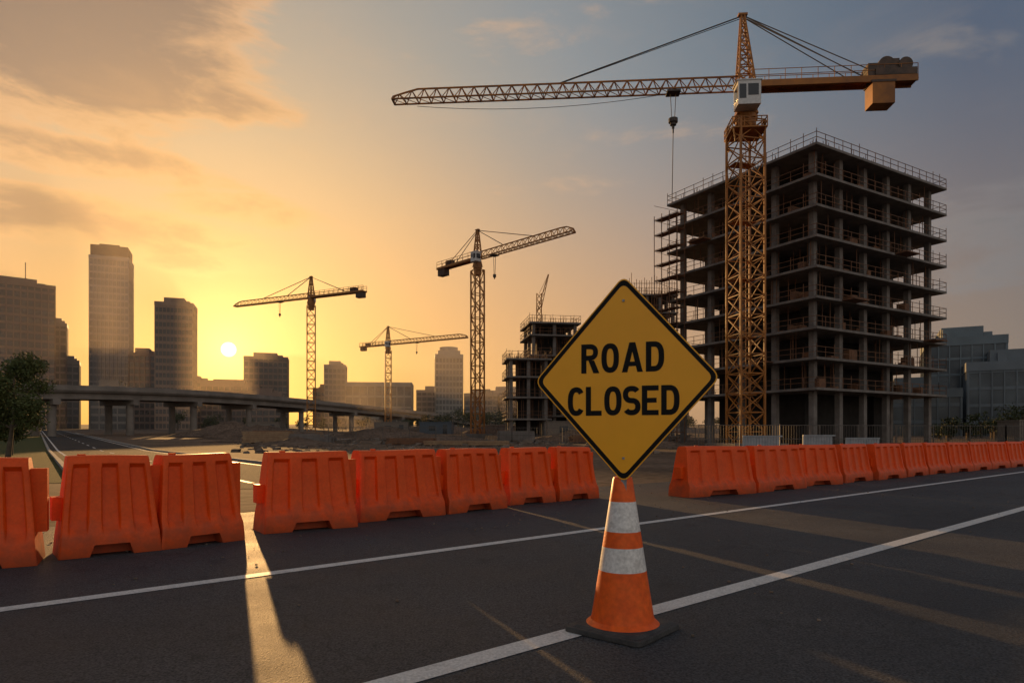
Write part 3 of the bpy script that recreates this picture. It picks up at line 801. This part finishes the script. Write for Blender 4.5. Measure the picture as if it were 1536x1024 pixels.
for _ in range(1100):
    y=random.uniform(48,150); x=random.uniform(-.42,.30)*y; 
    if x> 0.30*y-4 or abs(x-(-17.6+sx*(y-27.8)+3.6))<6: continue
    s=random.uniform(.06,.34)*(1 if y<80 else 1.6); z=g(y)
    p=[Vector((random.uniform(.6,1.2)*a*s,random.uniform(.6,1.2)*b*s,(random.uniform(.4,.9)*c*s))) for a,b,c in((-1,-1,-.2),(1,-1,-.2),(1,1,-.2),(-1,1,-.2),(-1,-1,1),(1,-1,1),(1,1,1),(-1,1,1))]
    mb.hexa([q+Vector((x,y,z)) for q in p])
mb.build('rubble',rock)
def stack(x,y,l,n,rows,a,mt=timber,nm='timber_stack'):
    mb=MB()
    for k in range(rows):
        for i in range(n): 
            dx=random.uniform(-.15,.15); mb.box(-l/2+dx,l/2+dx,i*.32,i*.32+.28,k*.24+.1,k*.24+.32)
    for s in(-.35,.35): mb.box(l*s-.08,l*s+.08,-.05,n*.32,0,.1)
    mb.build(nm,mt,None,(x,y,g(y)),a)
for i in range(24):
    y=random.uniform(66,125); x=random.uniform(-.38,.22)*y
    stack(x,y,random.uniform(3,6),random.randint(4,7),random.randint(2,6),random.uniform(-.6,.6),random.choice([timber,rail,conc]),random.choice(['timber_stack','material_stack']))
def cabin(x,y,a,c):
    mb=MB(); mb.box(-3,3,-1.2,1.2,.2,2.7)
    for i in range(20): mb.box(-2.95+i*.3,-2.82+i*.3,-1.24,-1.2,.25,2.65)
    mb.box(-3.1,3.1,-1.3,1.3,2.7,2.82); mb.box(-1.2,0,-1.27,-1.241,1.2,2.1,1); mb.box(1.4,2.2,-1.27,-1.241,.3,2.3,1)
    for s in(-2.6,2.6): mb.box(s-.2,s+.2,-1,1,-.1,.2)
    mb.build('site_cabin',[c,glassd],None,(x,y,g(y)),a)
cb=mat('cabin_paint',(.20,.17,.13),(.15,.12,.1),rough=.7); cb2=mat('cabin_blue',(.08,.10,.12),(.06,.08,.10),rough=.6)
cabin(-22,122,.1,cb); cabin(-14,124,-.1,cb2); cabin(8,97,.05,cb); cabin(-52,140,.2,cb); cabin(15.5,92,.1,cb2); cabin(58,75,.3,cb)
steelf=mat('fence_steel',(.12,.11,.10),(.08,.07,.06),rough=.6,metal=.4)
def fence(pts,h=2.1,nm='mesh_fence',st=.22):
    mb=MB()
    for a,b in zip(pts[:-1],pts[1:]):
        a=Vector(a);b=Vector(b);Ln=(b-a).length;n=int(Ln/3)
        for i in range(n+1):
            p=a.lerp(b,i/n); z=g(p.y); mb.beam((p.x,p.y,z-.1),(p.x,p.y,z+h),.07); 
            if i<n:
                q=a.lerp(b,(i+1)/n); mb.box(p.x-.3,p.x+.3,p.y-.12,p.y+.12,z,z+.13,1)
                for hh in(.15,h*.5,h-.05): mb.beam((p.x,p.y,z+hh),(q.x,q.y,g(q.y)+hh),.045)
        n=int(Ln/st)
        for i in range(n): p=a.lerp(b,i/n); z=g(p.y); mb.beam((p.x,p.y,z+.1),(p.x,p.y,z+h-.05),.018)
    mb.build(nm,[steelf,conc])
fence([(14,50),(40,54),(75,66)],2.2)
fence([(-22,80),(0,84),(22,80)],2.0,st=.35)
fence([(-40,110),(-12,106)],2.0,st=.5)
def hoard(x,y,a,w_,h):
    mb=MB(); n=int(w_/.2)
    for i in range(n): mb.box(i*.2,i*.2+.1,-.03,.03,.12,h); mb.box(i*.2+.1,i*.2+.2,-.001,.06,.12,h)
    mb.box(0,w_,-.06,-.031,h-.1,h); mb.box(.2,.4,-.2,.4,0,.119); mb.box(w_-.4,w_-.2,-.2,.4,0,.119)
    mb.build('hoarding_panel',corr,None,(x,y,g(y)),a)
hoard(15.9,46,.05,2.8,1.35); hoard(20.5,47,.1,2.4,1.4); hoard(24,48,.1,2.6,1.2)
